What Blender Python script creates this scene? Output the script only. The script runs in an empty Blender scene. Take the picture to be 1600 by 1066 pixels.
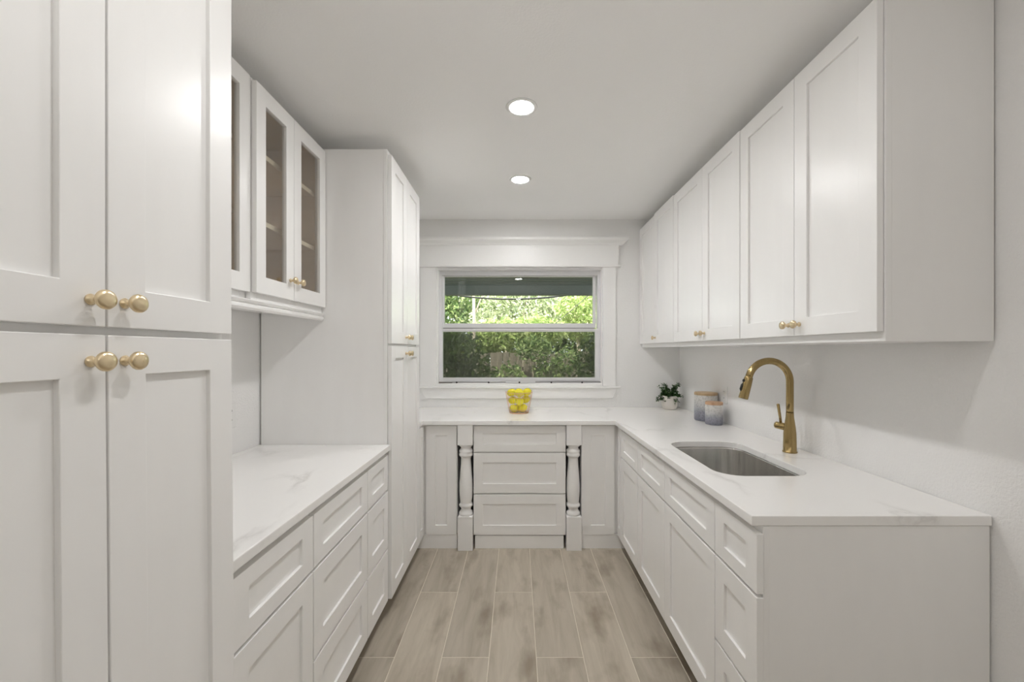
import bpy, bmesh, math, random
from mathutils import Vector, Matrix
random.seed(7)
PI = math.pi
C = bpy.context.scene.collection

# ------------------------------------------------------------------ camera, light, exposure
FPX = 640.0                      # focal length in pixels of a 1600 px wide frame
EYE = 1.408
cam_d = bpy.data.cameras.new('camera'); cam = bpy.data.objects.new('camera', cam_d); C.objects.link(cam)
cam_d.sensor_width = 36.0; cam_d.lens = 36.0*FPX/1600
cam_d.shift_x = -8/1600; cam_d.shift_y = 15/1600
cam_d.clip_start = 0.02
cam.location = (0, 0, EYE); cam.rotation_euler = (PI/2, 0, 0)
bpy.context.scene.camera = cam
CAN_STRENGTH = 82.0
SUN_STRENGTH = 4.2
SKY_STRENGTH = 1.5
w = bpy.data.worlds.new('sky'); bpy.context.scene.world = w; w.use_nodes = True
bg = w.node_tree.nodes['Background']; bg.inputs[0].default_value = (0.93, 0.96, 1.0, 1); bg.inputs[1].default_value = SKY_STRENGTH
sd = bpy.data.lights.new('sun', 'SUN'); sun = bpy.data.objects.new('sun', sd); C.objects.link(sun)
sd.energy = SUN_STRENGTH; sd.angle = 0.02; sd.color = (1, .95, .86); sun.rotation_euler = (math.radians(38), 0, math.radians(-28))
sun.location = (-6, 0, 12)
fd = bpy.data.lights.new('ceiling_fill_light', 'AREA'); fo_ = bpy.data.objects.new('ceiling_fill_light', fd); C.objects.link(fo_)   # added soft fill, out of view, aimed up to brighten the ceiling
fd.shape = 'DISK'; fd.size = .7; fd.energy = 2.0; fd.color = (1,.99,.98); fd.spread = math.radians(150)
fo_.location = (0, -.30, 1.50); fo_.rotation_euler = (math.radians(180-5), 0, 0)
vs = bpy.context.scene.view_settings
vs.view_transform = 'Standard'; vs.look = 'None'; vs.gamma = 1; vs.use_curve_mapping = False; vs.exposure = 1.68
cy = bpy.context.scene.cycles; cy.max_bounces = 16; cy.diffuse_bounces = 12; cy.glossy_bounces = 6; cy.transparent_max_bounces = 24

# ------------------------------------------------------------------ materials
def mat(name, col=(.8,.8,.8), rough=.5, metal=0, spec=.5):
    m = bpy.data.materials.new(name); m.use_nodes = True
    b = m.node_tree.nodes['Principled BSDF']
    b.inputs['Base Color'].default_value = (*col, 1); b.inputs['Roughness'].default_value = rough
    b.inputs['Metallic'].default_value = metal; b.inputs['Specular IOR Level'].default_value = spec
    return m
def nd(m, t, **kw):
    n = m.node_tree.nodes.new(t)
    for k, v in kw.items(): setattr(n, k, v)
    return n
def lk(m, a, b): m.node_tree.links.new(a, b)
def bsdf(m): return m.node_tree.nodes['Principled BSDF']
def noise(m, scale, detail=3, coord='Object', vscale=None, rough=.5):
    tc = nd(m, 'ShaderNodeTexCoord'); n = nd(m, 'ShaderNodeTexNoise')
    n.inputs['Scale'].default_value = scale; n.inputs['Detail'].default_value = detail; n.inputs['Roughness'].default_value = rough
    if vscale:
        mp = nd(m, 'ShaderNodeMapping'); mp.inputs['Scale'].default_value = vscale
        lk(m, tc.outputs[coord], mp.inputs[0]); lk(m, mp.outputs[0], n.inputs['Vector'])
    else: lk(m, tc.outputs[coord], n.inputs['Vector'])
    return n
def ramp(m, src, stops):
    r = nd(m, 'ShaderNodeValToRGB'); e = r.color_ramp.elements
    while len(e) < len(stops): e.new(.5)
    for q, (p, c) in zip(e, stops): q.position = p; q.color = (*c, 1)
    lk(m, src, r.inputs[0]); return r
def bump(m, src, strength, dist=.001):
    b = nd(m, 'ShaderNodeBump'); b.inputs['Strength'].default_value = strength; b.inputs['Distance'].default_value = dist
    lk(m, src, b.inputs['Height']); lk(m, b.outputs[0], bsdf(m).inputs['Normal'])

WHITE = mat('cabinet_paint', (.885,.880,.872), .30, 0, .45)
n = noise(WHITE, 14, 3, vscale=(1,1,.25)); r = ramp(WHITE, n.outputs[0], [(.3,(.877,.872,.864)),(.7,(.893,.888,.88))]); lk(WHITE, r.outputs[0], bsdf(WHITE).inputs['Base Color'])
bump(WHITE, n.outputs[0], .06, .002)
TRIM = mat('trim_paint', (.88,.875,.865), .38)
n = noise(TRIM, 9, 4, vscale=(.4,1,3)); bump(TRIM, n.outputs[0], .12, .003)
WALL = mat('wall_paint', (.85,.846,.84), .75, 0, .25)
n = noise(WALL, 120, 3); bump(WALL, n.outputs[0], .5, .004)
CEIL = mat('ceiling_paint', (.93,.927,.922), .85, 0, .15)
n = noise(CEIL, 120, 3); bump(CEIL, n.outputs[0], .3, .002)
PLASTIC = mat('white_plastic', (.82,.82,.81), .3)
VINYL = mat('window_vinyl', (.76,.76,.77), .35)
TRACK = mat('window_track_metal', (.30,.29,.28), .4, .4)
TOE = mat('shade_dark_toe_board', (.10,.085,.06), .8); n = noise(TOE, 12, 4, vscale=(6,1,1)); r = ramp(TOE, n.outputs[0], [(.3,(.08,.068,.048)),(.7,(.13,.11,.08))]); lk(TOE, r.outputs[0], bsdf(TOE).inputs['Base Color'])  # dark tone put into the side toe boards to deepen the recess shade
DARK = mat('dark_gap', (.03,.028,.025), .8)
GOLD = mat('champagne_gold', (.80,.66,.44), .30, 1)
n = noise(GOLD, 300, 2); bump(GOLD, n.outputs[0], .03, .0003)
BRASS = mat('brushed_brass', (.43,.305,.115), .24, 1)
n = noise(BRASS, 60, 3, vscale=(1,1,.05)); r = ramp(BRASS, n.outputs[0], [(.3,(.37,.27,.12)),(.7,(.44,.33,.155))]); lk(BRASS, r.outputs[0], bsdf(BRASS).inputs['Base Color'])
COPPER = mat('rose_gold_wire', (.80,.55,.40), .3, 1)
BLACK = mat('black_rubber', (.012,.012,.012), .4)
STEEL = mat('brushed_steel', (.72,.71,.69), .22, 1)
n = noise(STEEL, 40, 4, vscale=(1,1,.04)); r = ramp(STEEL, n.outputs[0], [(.3,(.64,.63,.61)),(.7,(.78,.77,.75))]); lk(STEEL, r.outputs[0], bsdf(STEEL).inputs['Base Color'])
BIRCH = mat('cabinet_interior_wood', (.34,.27,.185), .55)
n = noise(BIRCH, 6, 4, vscale=(1,1,7)); r = ramp(BIRCH, n.outputs[0], [(.3,(.60,.48,.31)),(.7,(.70,.57,.39))]); lk(BIRCH, r.outputs[0], bsdf(BIRCH).inputs['Base Color'])
PLY = mat('shelf_edge_wood', (.62,.52,.36), .5)
n = noise(PLY, 20, 2); r = ramp(PLY, n.outputs[0], [(.3,(.72,.63,.46)),(.7,(.80,.72,.55))]); lk(PLY, r.outputs[0], bsdf(PLY).inputs['Base Color'])

# quartz with drifting grey veins
QUARTZ = mat('veined_quartz', (.84,.83,.82), .14, 0, .5)
m = QUARTZ; tc = nd(m,'ShaderNodeTexCoord')
mp = nd(m,'ShaderNodeMapping'); mp.inputs['Rotation'].default_value = (0,0,.9); mp.inputs['Scale'].default_value=(1.0,.55,1); lk(m, tc.outputs['Object'], mp.inputs[0])
wn = nd(m,'ShaderNodeTexNoise'); wn.inputs['Scale'].default_value=2.2; wn.inputs['Detail'].default_value=6; wn.inputs['Roughness'].default_value=.62; lk(m, mp.outputs[0], wn.inputs['Vector'])
mx = nd(m,'ShaderNodeVectorMath', operation='MULTIPLY_ADD'); mx.inputs[1].default_value=(.55,.55,.0); lk(m, wn.outputs['Color'], mx.inputs[0]); lk(m, mp.outputs[0], mx.inputs[2])
vo = nd(m,'ShaderNodeTexVoronoi', feature='DISTANCE_TO_EDGE'); vo.inputs['Scale'].default_value=2.1; lk(m, mx.outputs[0], vo.inputs['Vector'])
vr = ramp(m, vo.outputs['Distance'], [(0,(1,1,1)),(.012,(.55,.55,.55)),(.05,(0,0,0))])
mk = nd(m,'ShaderNodeTexNoise'); mk.inputs['Scale'].default_value=2.6; mk.inputs['Detail'].default_value=2; lk(m, tc.outputs['Object'], mk.inputs['Vector'])
mr = ramp(m, mk.outputs[0], [(.46,(0,0,0)),(.66,(1,1,1))])
mu = nd(m,'ShaderNodeMath', operation='MULTIPLY'); lk(m, vr.outputs[0], mu.inputs[0]); lk(m, mr.outputs[0], mu.inputs[1])
mu2 = nd(m,'ShaderNodeMath', operation='MULTIPLY'); lk(m, mu.outputs[0], mu2.inputs[0]); mu2.inputs[1].default_value=.45
mc = nd(m,'ShaderNodeMix', data_type='RGBA'); mc.inputs['A'].default_value=(.90,.892,.88,1); mc.inputs['B'].default_value=(.52,.505,.49,1)
lk(m, mu2.outputs[0], mc.inputs['Factor']); lk(m, mc.outputs['Result'], bsdf(m).inputs['Base Color'])

# wood-look tile, different grain on every plank
TILE = mat('wood_look_tile', (.4,.34,.27), .42, 0, .4)
m = TILE; tc = nd(m,'ShaderNodeTexCoord'); oi = nd(m,'ShaderNodeObjectInfo')
of = nd(m,'ShaderNodeMath', operation='MULTIPLY'); of.inputs[1].default_value=40; lk(m, oi.outputs['Random'], of.inputs[0])
cb = nd(m,'ShaderNodeCombineXYZ'); lk(m, of.outputs[0], cb.inputs[0]); lk(m, of.outputs[0], cb.inputs[1])
ad = nd(m,'ShaderNodeVectorMath', operation='ADD'); lk(m, tc.outputs['Object'], ad.inputs[0]); lk(m, cb.outputs[0], ad.inputs[1])
mp = nd(m,'ShaderNodeMapping'); mp.inputs['Scale'].default_value=(9,1.1,1); lk(m, ad.outputs[0], mp.inputs[0])
g1 = nd(m,'ShaderNodeTexNoise'); g1.inputs['Scale'].default_value=2.2; g1.inputs['Detail'].default_value=8; g1.inputs['Roughness'].default_value=.6; g1.inputs['Distortion'].default_value=.6; lk(m, mp.outputs[0], g1.inputs['Vector'])
mp2 = nd(m,'ShaderNodeMapping'); mp2.inputs['Scale'].default_value=(3.2,1.5,1); lk(m, ad.outputs[0], mp2.inputs[0])
g2 = nd(m,'ShaderNodeTexNoise'); g2.inputs['Scale'].default_value=2.0; g2.inputs['Detail'].default_value=4; lk(m, mp2.outputs[0], g2.inputs['Vector'])
TA = (.52,.465,.385); TB=(.40,.35,.28); TD=(.23,.185,.135)
r1 = ramp(m, g1.outputs[0], [(.30,TB),(.62,TA)])
r2 = ramp(m, g2.outputs[0], [(.52,(0,0,0)),(.72,(1,1,1))])
mc = nd(m,'ShaderNodeMix', data_type='RGBA'); lk(m, r1.outputs[0], mc.inputs['A']); mc.inputs['B'].default_value=(*TD,1)
k = nd(m,'ShaderNodeMath', operation='MULTIPLY'); k.inputs[1].default_value=.75; lk(m, r2.outputs[0], k.inputs[0]); lk(m, k.outputs[0], mc.inputs['Factor'])
hv = nd(m,'ShaderNodeHueSaturation'); mm = nd(m,'ShaderNodeMapRange'); mm.inputs['To Min'].default_value=.9; mm.inputs['To Max'].default_value=1.08
lk(m, oi.outputs['Random'], mm.inputs[0]); lk(m, mm.outputs[0], hv.inputs['Value']); lk(m, mc.outputs['Result'], hv.inputs['Color']); lk(m, hv.outputs[0], bsdf(m).inputs['Base Color'])
bump(m, g1.outputs[0], .08, .001)
GROUT = mat('tile_grout', (.74,.68,.58), .9)
n = noise(GROUT, 60, 2); bump(GROUT, n.outputs[0], .2)

def glass_mat(name, tint, refl=1.0):
    m = bpy.data.materials.new(name); m.use_nodes = True; nt = m.node_tree; nt.nodes.clear()
    o = nt.nodes.new('ShaderNodeOutputMaterial'); t = nt.nodes.new('ShaderNodeBsdfTransparent'); t.inputs[0].default_value = (*tint,1)
    g = nt.nodes.new('ShaderNodeBsdfGlossy'); g.inputs['Roughness'].default_value = .0
    f = nt.nodes.new('ShaderNodeFresnel'); f.inputs[0].default_value = 1.5
    mu = nt.nodes.new('ShaderNodeMath'); mu.operation='MULTIPLY'; mu.inputs[1].default_value = refl
    x = nt.nodes.new('ShaderNodeMixShader')
    nt.links.new(f.outputs[0], mu.inputs[0]); nt.links.new(mu.outputs[0], x.inputs[0]); nt.links.new(t.outputs[0], x.inputs[1]); nt.links.new(g.outputs[0], x.inputs[2]); nt.links.new(x.outputs[0], o.inputs[0])
    return m
GLASS = glass_mat('clear_glass', (.93,.95,.93), 1.0)
CABGLASS = glass_mat('cabinet_glass', (.98,.98,.97), .38)
SCREEN = bpy.data.materials.new('insect_screen'); SCREEN.use_nodes = True
nt = SCREEN.node_tree; nt.nodes.clear()
o = nt.nodes.new('ShaderNodeOutputMaterial'); t = nt.nodes.new('ShaderNodeBsdfTransparent'); d = nt.nodes.new('ShaderNodeBsdfDiffuse'); d.inputs[0].default_value=(.09,.09,.07,1)
x = nt.nodes.new('ShaderNodeMixShader'); x.inputs[0].default_value=.42
nt.links.new(t.outputs[0], x.inputs[1]); nt.links.new(d.outputs[0], x.inputs[2]); nt.links.new(x.outputs[0], o.inputs[0])
LAMP = bpy.data.materials.new('lamp_diffuser'); LAMP.use_nodes = True
nt = LAMP.node_tree; nt.nodes.clear(); o = nt.nodes.new('ShaderNodeOutputMaterial'); e = nt.nodes.new('ShaderNodeEmission')
e.inputs[0].default_value=(1,.992,.985,1); e.inputs[1].default_value=CAN_STRENGTH; nt.links.new(e.outputs[0], o.inputs[0])

LAMP_DIM = LAMP.copy(); LAMP_DIM.name = 'lamp_diffuser_dimmer'
[q for q in LAMP_DIM.node_tree.nodes if q.type=='EMISSION'][0].inputs[1].default_value = CAN_STRENGTH*.72

# ------------------------------------------------------------------ helpers
def obj(name, bm, m=None, parent=None, loc=(0,0,0), rot=(0,0,0), bev=0, smooth=False, seg=2):
    me = bpy.data.meshes.new(name)
    bmesh.ops.recalc_face_normals(bm, faces=bm.faces)
    bm.to_mesh(me); bm.free()
    if smooth:
        for p in me.polygons: p.use_smooth = True
    o = bpy.data.objects.new(name, me); C.objects.link(o)
    for q in (m if isinstance(m, (list,tuple)) else [m]):
        if q: me.materials.append(q)
    if parent: o.parent = parent
    o.location = loc; o.rotation_euler = rot
    if bev:
        b = o.modifiers.new('bevel','BEVEL'); b.width = bev; b.segments = seg; b.limit_method='ANGLE'; b.angle_limit = math.radians(40)
    return o
def thing(name, label, cat, loc=(0,0,0), rz=0, group=None):
    o = bpy.data.objects.new(name, None); C.objects.link(o); o.empty_display_size = .1
    o.location = loc; o.rotation_euler = (0,0,rz); o['label']=label; o['category']=cat
    if group: o['group']=group
    return o
def tag(o, label, cat, group=None):
    o['label']=label; o['category']=cat
    if group: o['group']=group
    return o
def struct(o): o['kind']='structure'; return o
def box(bm, x0,x1,y0,y1,z0,z1):
    v = [bm.verts.new(p) for p in ((x0,y0,z0),(x1,y0,z0),(x1,y1,z0),(x0,y1,z0),(x0,y0,z1),(x1,y0,z1),(x1,y1,z1),(x0,y1,z1))]
    for f in ((0,3,2,1),(4,5,6,7),(0,1,5,4),(1,2,6,5),(2,3,7,6),(3,0,4,7)): bm.faces.new([v[i] for i in f])
    return bm
def B(*a): return box(bmesh.new(), *a)
def boxes(*bs):
    bm = bmesh.new()
    for b in bs: box(bm, *b)
    return bm
def prism(pts, z0, z1, bm=None):
    bm = bm or bmesh.new()
    a = [bm.verts.new((x,y,z0)) for x,y in pts]; b = [bm.verts.new((x,y,z1)) for x,y in pts]
    bm.faces.new(a); bm.faces.new(b); k = len(pts)
    for i in range(k): bm.faces.new((a[i],a[(i+1)%k],b[(i+1)%k],b[i]))
    return bm
def lathe(prof, seg=32, bm=None, M=None):
    bm = bm or bmesh.new(); rings = []
    for r, z in prof:
        if r < 1e-6:
            rings.append([bm.verts.new((0,0,z))])
        else:
            rings.append([bm.verts.new((r*math.cos(2*PI*i/seg), r*math.sin(2*PI*i/seg), z)) for i in range(seg)])
    for a, b in zip(rings, rings[1:]):
        for i in range(seg):
            j = (i+1)%seg
            if len(a)==1 and len(b)==1: continue
            if len(a)==1: bm.faces.new((a[0], b[i], b[j]))
            elif len(b)==1: bm.faces.new((a[i], a[j], b[0]))
            else: bm.faces.new((a[i],a[j],b[j],b[i]))
    if M: bm.transform(M)
    return bm
def tube(pts, rad, seg=12, bm=None, closed=False, cap=True):
    bm = bm or bmesh.new(); P = [Vector(p) for p in pts]; k = len(P)
    R = rad if isinstance(rad,(list,tuple)) else [rad]*k
    rings = []; up = None
    for i in range(k):
        if closed: t = (P[(i+1)%k]-P[i-1]).normalized()
        else: t = (P[min(i+1,k-1)]-P[max(i-1,0)]).normalized()
        if up is None:
            up = Vector((0,0,1)) if abs(t.z)<.9 else Vector((1,0,0))
        a = t.cross(up).normalized(); up2 = a.cross(t).normalized(); up = up2
        rings.append([bm.verts.new(P[i] + R[i]*(math.cos(2*PI*j/seg)*a + math.sin(2*PI*j/seg)*up2)) for j in range(seg)])
    for i in range(k if closed else k-1):
        a, b = rings[i], rings[(i+1)%k]
        for j in range(seg): bm.faces.new((a[j],a[(j+1)%seg],b[(j+1)%seg],b[j]))
    if cap and not closed: bm.faces.new(rings[0]); bm.faces.new(rings[-1])
    return bm

# ------------------------------------------------------------------ room shell
XL, XR, YB, YF, ZC = -1.355, 1.42, 3.575, -3.2, 2.552
fl = struct(obj('floor', B(XL,XR,YF,YB,-.12,-.0012), GROUT))
PW, PL, G = .217, 1.018, .0035
cache = {}
col = -.563 - 4*PW; ci = 0
while col < XR:
    x0, x1 = max(col+G/2, XL), min(col+PW-G/2, XR)
    if x1 - x0 > .02:
        start = 2.39 if ci % 2 == 0 else 1.881
        y = start + 2*PL
        while y > YF:
            y1, y0 = min(y-G/2, YB), max(y-PL+G/2, YF)
            if y1 - y0 > .02:
                key = (round(x1-x0,4), round(y1-y0,4))
                if key in cache: p = cache[key].copy(); C.objects.link(p)
                else:
                    a, b_ = key
                    bm = bmesh.new(); e = .0012
                    lo = [bm.verts.new((sx*a/2, sy*b_/2, -.01)) for sx,sy in ((-1,-1),(1,-1),(1,1),(-1,1))]
                    mi = [bm.verts.new((sx*a/2, sy*b_/2, -e)) for sx,sy in ((-1,-1),(1,-1),(1,1),(-1,1))]
                    hi = [bm.verts.new((sx*(a/2-e), sy*(b_/2-e), 0)) for sx,sy in ((-1,-1),(1,-1),(1,1),(-1,1))]
                    bm.faces.new(hi)
                    for q in range(4):
                        bm.faces.new((lo[q],lo[(q+1)%4],mi[(q+1)%4],mi[q])); bm.faces.new((mi[q],mi[(q+1)%4],hi[(q+1)%4],hi[q]))
                    p = obj('plank', bm, TILE, fl); cache[key] = p
                p.parent = fl; p.location = ((x0+x1)/2, (y0+y1)/2, 0)
            y -= PL
    col += PW; ci += 1
struct(obj('ceiling', B(XL-.1,XR+.1,YF-.1,YB,ZC,ZC+.1), CEIL))
struct(obj('wall_left', B(XL-.1,XL,YF,YB,-.12,ZC), WALL))
struct(obj('wall_right', B(XR,XR+.1,YF,YB,-.12,ZC), WALL))
struct(obj('wall_front', B(XL-.1,XR+.1,YF-.1,YF,-.12,ZC), WALL))
WX0, WX1, WZ0, WZ1, WD = -.702, .748, 1.10, 2.128, .15      # window opening
struct(obj('wall_back', boxes((XL-.1,WX0,YB,YB+WD,-.12,ZC+.1),(WX1,XR+.1,YB,YB+WD,-.12,ZC+.1),(WX0,WX1,YB,YB+WD,-.12,WZ0),(WX0,WX1,YB,YB+WD,WZ1,ZC+.1)), WALL))

# window
win = struct(bpy.data.objects.new('window_1', None)); C.objects.link(win); win.location = (0, YB, WZ0)
def wp(name, bm, m, bev=.002, parent=None):
    bm.transform(Matrix.Translation((0,-YB,-WZ0))); return obj(name, bm, m, parent or win, bev=bev)
T = .022
casl = wp('side_casing', B(-.842,WX0+.004,YB-T,YB,WZ0+.0,WZ1+.004), TRIM)
casr = wp('side_casing', B(WX1-.004,.856,YB-T,YB,WZ0+.0,WZ1+.004), TRIM)
wp('head_bead', B(-.868,.900,YB-.042,YB,2.132,2.148), TRIM, .005)
wp('header_board', B(-.845,.877,YB-.030,YB,2.148,2.322), TRIM)
bm = bmesh.new()
prof = [(0,2.322),(-.036,2.322),(-.042,2.334),(-.058,2.345),(-.070,2.352),(-.078,2.360),(-.078,2.378),(0,2.378)]
a = [bm.verts.new((-.885+abs(p[0])*0-(.0 if p[0]==0 else 0), YB+p[0], p[1])) for p in prof]
b = [bm.verts.new((.885+ (abs(p[0])*.9), YB+p[0], p[1])) for p in prof]
for i in range(8): bm.faces.new((a[i],a[(i+1)%8],b[(i+1)%8],b[i]))
bm.faces.new(a); bm.faces.new(b)
wp('header_cap', bm, TRIM, 0)
wp('stool', boxes((-.862,.894,YB-.036,YB,1.082,1.10)), TRIM, .004)
bm = bmesh.new(); k = []
for y in (YB-.018, YB):
    k.append([bm.verts.new((x,y,z)) for x,z in ((-.845,1.082),(-.795,.992),(.828,.992),(.872,1.082))])
bm.faces.new(k[0]); bm.faces.new(k[1])
for i in range(4): bm.faces.new((k[0][i],k[0][(i+1)%4],k[1][(i+1)%4],k[1][i]))
wp('apron', bm, TRIM, .002)
YW = YB+.065                                   # plane of the window unit
def ring(x0,x1,z0,z1,y0,y1,t,tb=None,tt=None):
    tb = tb or t; tt = tt or t
    return boxes((x0,x0+t,y0,y1,z0,z1),(x1-t,x1,y0,y1,z0,z1),(x0+t,x1-t,y0,y1,z0,z0+tb),(x0+t,x1-t,y0,y1,z1-tt,z1))
wp('jamb', boxes((WX0,WX0+.012,YB-.001,YW,WZ0,WZ1),(WX1-.012,WX1,YB-.001,YW,WZ0,WZ1),(WX0+.012,WX1-.012,YB-.001,YW,WZ1-.012,WZ1),(WX0+.012,WX1-.012,YB-.001,YW,WZ0,WZ0+.02)), TRIM, .001)
fr = wp('window_frame', ring(WX0+.0,WX1-.0,WZ0,WZ1,YW,YW+.075,.032,.04,.05), VINYL)
ups = wp('upper_sash', ring(-.678,.706,1.612,2.092,YW+.035,YW+.06,.026,.040,.022), VINYL, .0015)
wp('glass_pane', B(-.655,.682,YW+.046,YW+.05,1.648,2.075), GLASS, 0)
wp('lower_sash', ring(-.690,.722,1.140,1.600,YW-.004,YW+.026,.030,.028,.024), VINYL, .0015)
wp('sash_lift', B(-.66,.69,YW-.012,YW-.004,1.588,1.602), VINYL, .002)
wp('glass_pane', B(-.662,.695,YW+.010,YW+.014,1.164,1.58), GLASS, 0)
wp('insect_screen', B(-.665,.698,YW+.064,YW+.065,1.14,1.615), SCREEN, 0)
wp('meeting_rail_slot', B(-.66,.69,YW+.020,YW+.034,1.603,1.612), TRACK, 0)
wp('sill_track', boxes((-.700,.745,YW-.030,YW-.004,1.120,1.134)), TRACK, .001)
wp('track_cover', boxes((-.700,-.10,YW-.044,YW-.02,1.134,1.141),(-.57,.745,YW-.044,YW-.030,1.118,1.126),(-.10,.16,YW-.044,YW-.028,1.12,1.141)), VINYL, .001)
for x in (-.53,-.25,.02,.30,.57):
    bm = lathe([(0,0),(.007,0),(.008,.004),(.005,.007),(0,.007)], 12, None, Matrix.Translation((x,YW-.044,1.129)) @ Matrix.Rotation(PI/2,4,'X'))
    wp('track_screw', bm, DARK, 0)

# ------------------------------------------------------------------ cabinets
FT = .020                                             # door thickness
RAIL = .067
def shaker(name, w_, h, parent, loc, stile=RAIL, rail=RAIL, glass=False, t=FT, rx=0):
    """front seen from local -Y; origin lower left of its front face"""
    d = .009
    bm = bmesh.new()
    def loop(x0,x1,z0,z1,y): return [bm.verts.new(p) for p in ((x0,y,z0),(x1,y,z0),(x1,y,z1),(x0,y,z1))]
    A = loop(0,w_,0,h,0); Bk = loop(0,w_,0,h,t); I = loop(stile,w_-stile,rail,h-rail,0); J = loop(stile,w_-stile,rail,h-rail,t)
    for i in range(4):
        j=(i+1)%4
        bm.faces.new((A[i],A[j],I[j],I[i])); bm.faces.new((A[j],A[i],Bk[i],Bk[j])); bm.faces.new((I[i],I[j],J[j],J[i])); bm.faces.new((Bk[i],Bk[j],J[j],J[i]))
    f = obj(name, bm, WHITE, parent, loc, (rx,0,0), bev=.0014)
    s2, r2 = stile-.0005, rail-.0005
    if glass: obj('glass_pane', B(s2,w_-s2,.010,.013,r2,h-r2), CABGLASS, f)
    else: obj('panel', B(s2,w_-s2,d,t-.002,r2,h-r2), WHITE, f)
    return f
KNOB = lathe([(0,0),(.0085,0),(.009,.0022),(.0065,.004),(.0052,.009),(.0058,.0135),(.0085,.016),(.0125,.0185),(.0153,.0225),(.0155,.026),(.0138,.0292),(.009,.0312),(0,.032)], 24)
KNOB.transform(Matrix.Rotation(PI/2,4,'X'))
kn0 = None
def knob(door, x, z):
    global kn0
    if kn0 is None:
        kn0 = obj('knob', KNOB, GOLD, door, smooth=True); k_ = kn0
    else: k_ = kn0.copy(); C.objects.link(k_); k_.parent = door
    k_.location = (x, 0, z); return k_

def run(name, label, cat, face, plane, a, b, zbase, group=None):
    """Empty at the front-left foot of a unit; local x runs along the front, local -y looks out"""
    if face=='E': loc, rz = (plane, a, zbase), PI/2        # looks towards +X
    elif face=='W': loc, rz = (plane, b, zbase), -PI/2     # looks towards -X
    else: loc, rz = (a, plane, zbase), 0                    # looks towards -Y
    t_ = thing(name, label, cat, loc, rz, group)
    t_['_a']=a; t_['_b']=b; t_['_f']=face
    def conv(p0, p1):
        if face=='W': return b-p1, b-p0
        return p0-a, p1-a
    del t_['_a'], t_['_b'], t_['_f']
    return t_, conv
def fronts(t_, conv, zb, items):
    out=[]
    for it in items:
        nm, p0, p1, z0, z1 = it[:5]; opt = it[5] if len(it)>5 else {}
        u0,u1 = conv(p0,p1)
        st = opt.get('stile', min(RAIL, (u1-u0)*.30)); rl = opt.get('rail', RAIL)
        f = shaker(nm, u1-u0, z1-z0, t_, (u0, opt.get('dy',0), z0-zb), st, rl, opt.get('glass',False), rx=opt.get('rx',0))
        if 'knob' in opt:
            kp, kz = opt['knob']; ku,_ = conv(kp,kp)
            knob(f, ku-u0, kz-z0)
        out.append(f)
    return out
def body_solid(t_, W, D, H, toe=True, z0=.1, y0=.022, inset=0):
    # carcass of panels, front frame plate, recessed toe board
    th=.018
    if toe: zb=.1
    else: zb=0
    i=.0015
    obj('carcass', boxes((i,th,y0+.018,D,zb,H),(W-th,W-i,y0+.018,D,zb,H),(th,W-th,D-th,D,zb,H),(th,W-th,y0+.018,D-th,zb,zb+th),(th,W-th,y0+.018,D-th,H-th,H)), WHITE, t_, bev=.0008)
    obj('face_frame', B(0,W,y0,y0+.019,zb,H), WHITE, t_, bev=.0012)
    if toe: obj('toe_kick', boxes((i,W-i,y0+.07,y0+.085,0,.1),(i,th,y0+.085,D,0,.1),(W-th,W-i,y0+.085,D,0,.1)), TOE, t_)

D1T, D1B, D2T, D2B, D3T, D3B = .862,.683,.672,.378,.368,.100
R4 = {'rail':.042}
# left: near tall cabinet
t_, cv = run('tall_pantry_cabinet','white tall pantry cabinet nearest the camera at the left, with four large gold knobs','cabinet','E',-.66,.360,.947,0)
body_solid(t_, .587, .690, 2.466)
LX = math.radians(-.5)
fronts(t_, cv, 0, [
 ('door',.363,.657,1.446,2.44,{'knob':(.633,1.487),'stile':RAIL}), ('door',.661,.947,1.446,2.44,{'knob':(.688,1.487),'stile':RAIL}),
 ('door',.363,.657,.100,1.433,{'knob':(.633,1.391),'stile':RAIL,'rx':LX,'dy':-.0116}), ('door',.661,.947,.100,1.433,{'knob':(.688,1.391),'stile':RAIL,'rx':LX,'dy':-.0116})])
# left: base cabinets
GB='white base cabinets under the left countertop'
t_, cv = run('base_cabinet','white base cabinet with one drawer over a door beside the near pantry','cabinet','E',-.676,.952,1.3595,0,GB)
body_solid(t_, .4075, .672, .884)
fronts(t_, cv, 0, [('drawer',.968,1.3575,D1B,D1T,{'rail':.048,'stile':RAIL}),('door',.968,1.3575,D3B,D2T,{'stile':RAIL})])
t_, cv = run('base_cabinet','wide white three-drawer base cabinet in the middle of the left run','cabinet','E',-.676,1.3605,1.8535,0,GB)
body_solid(t_, .493, .672, .884)
fronts(t_, cv, 0, [('drawer',1.3635,1.8515,D1B,D1T,{'rail':.048}),('drawer',1.3635,1.8515,D2B,D2T),('drawer',1.3635,1.8515,D3B,D3T)])
t_, cv = run('base_cabinet','narrow white three-drawer base cabinet against the far tall pantry','cabinet','E',-.676,1.8545,2.148,0,GB)
body_solid(t_, .2935, .672, .884)
fronts(t_, cv, 0, [('drawer',1.8575,2.145,D1B,D1T,{'rail':.048,'stile':.06}),('drawer',1.8575,2.145,D2B,D2T,{'stile':.06}),('drawer',1.8575,2.145,D3B,D3T,{'stile':.06})])
o = obj('countertop', B(XL+.003,-.665,.950,2.1485,.885,.915), QUARTZ, bev=.003); tag(o,'short white veined quartz countertop on the left drawer cabinets','countertop')
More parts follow.
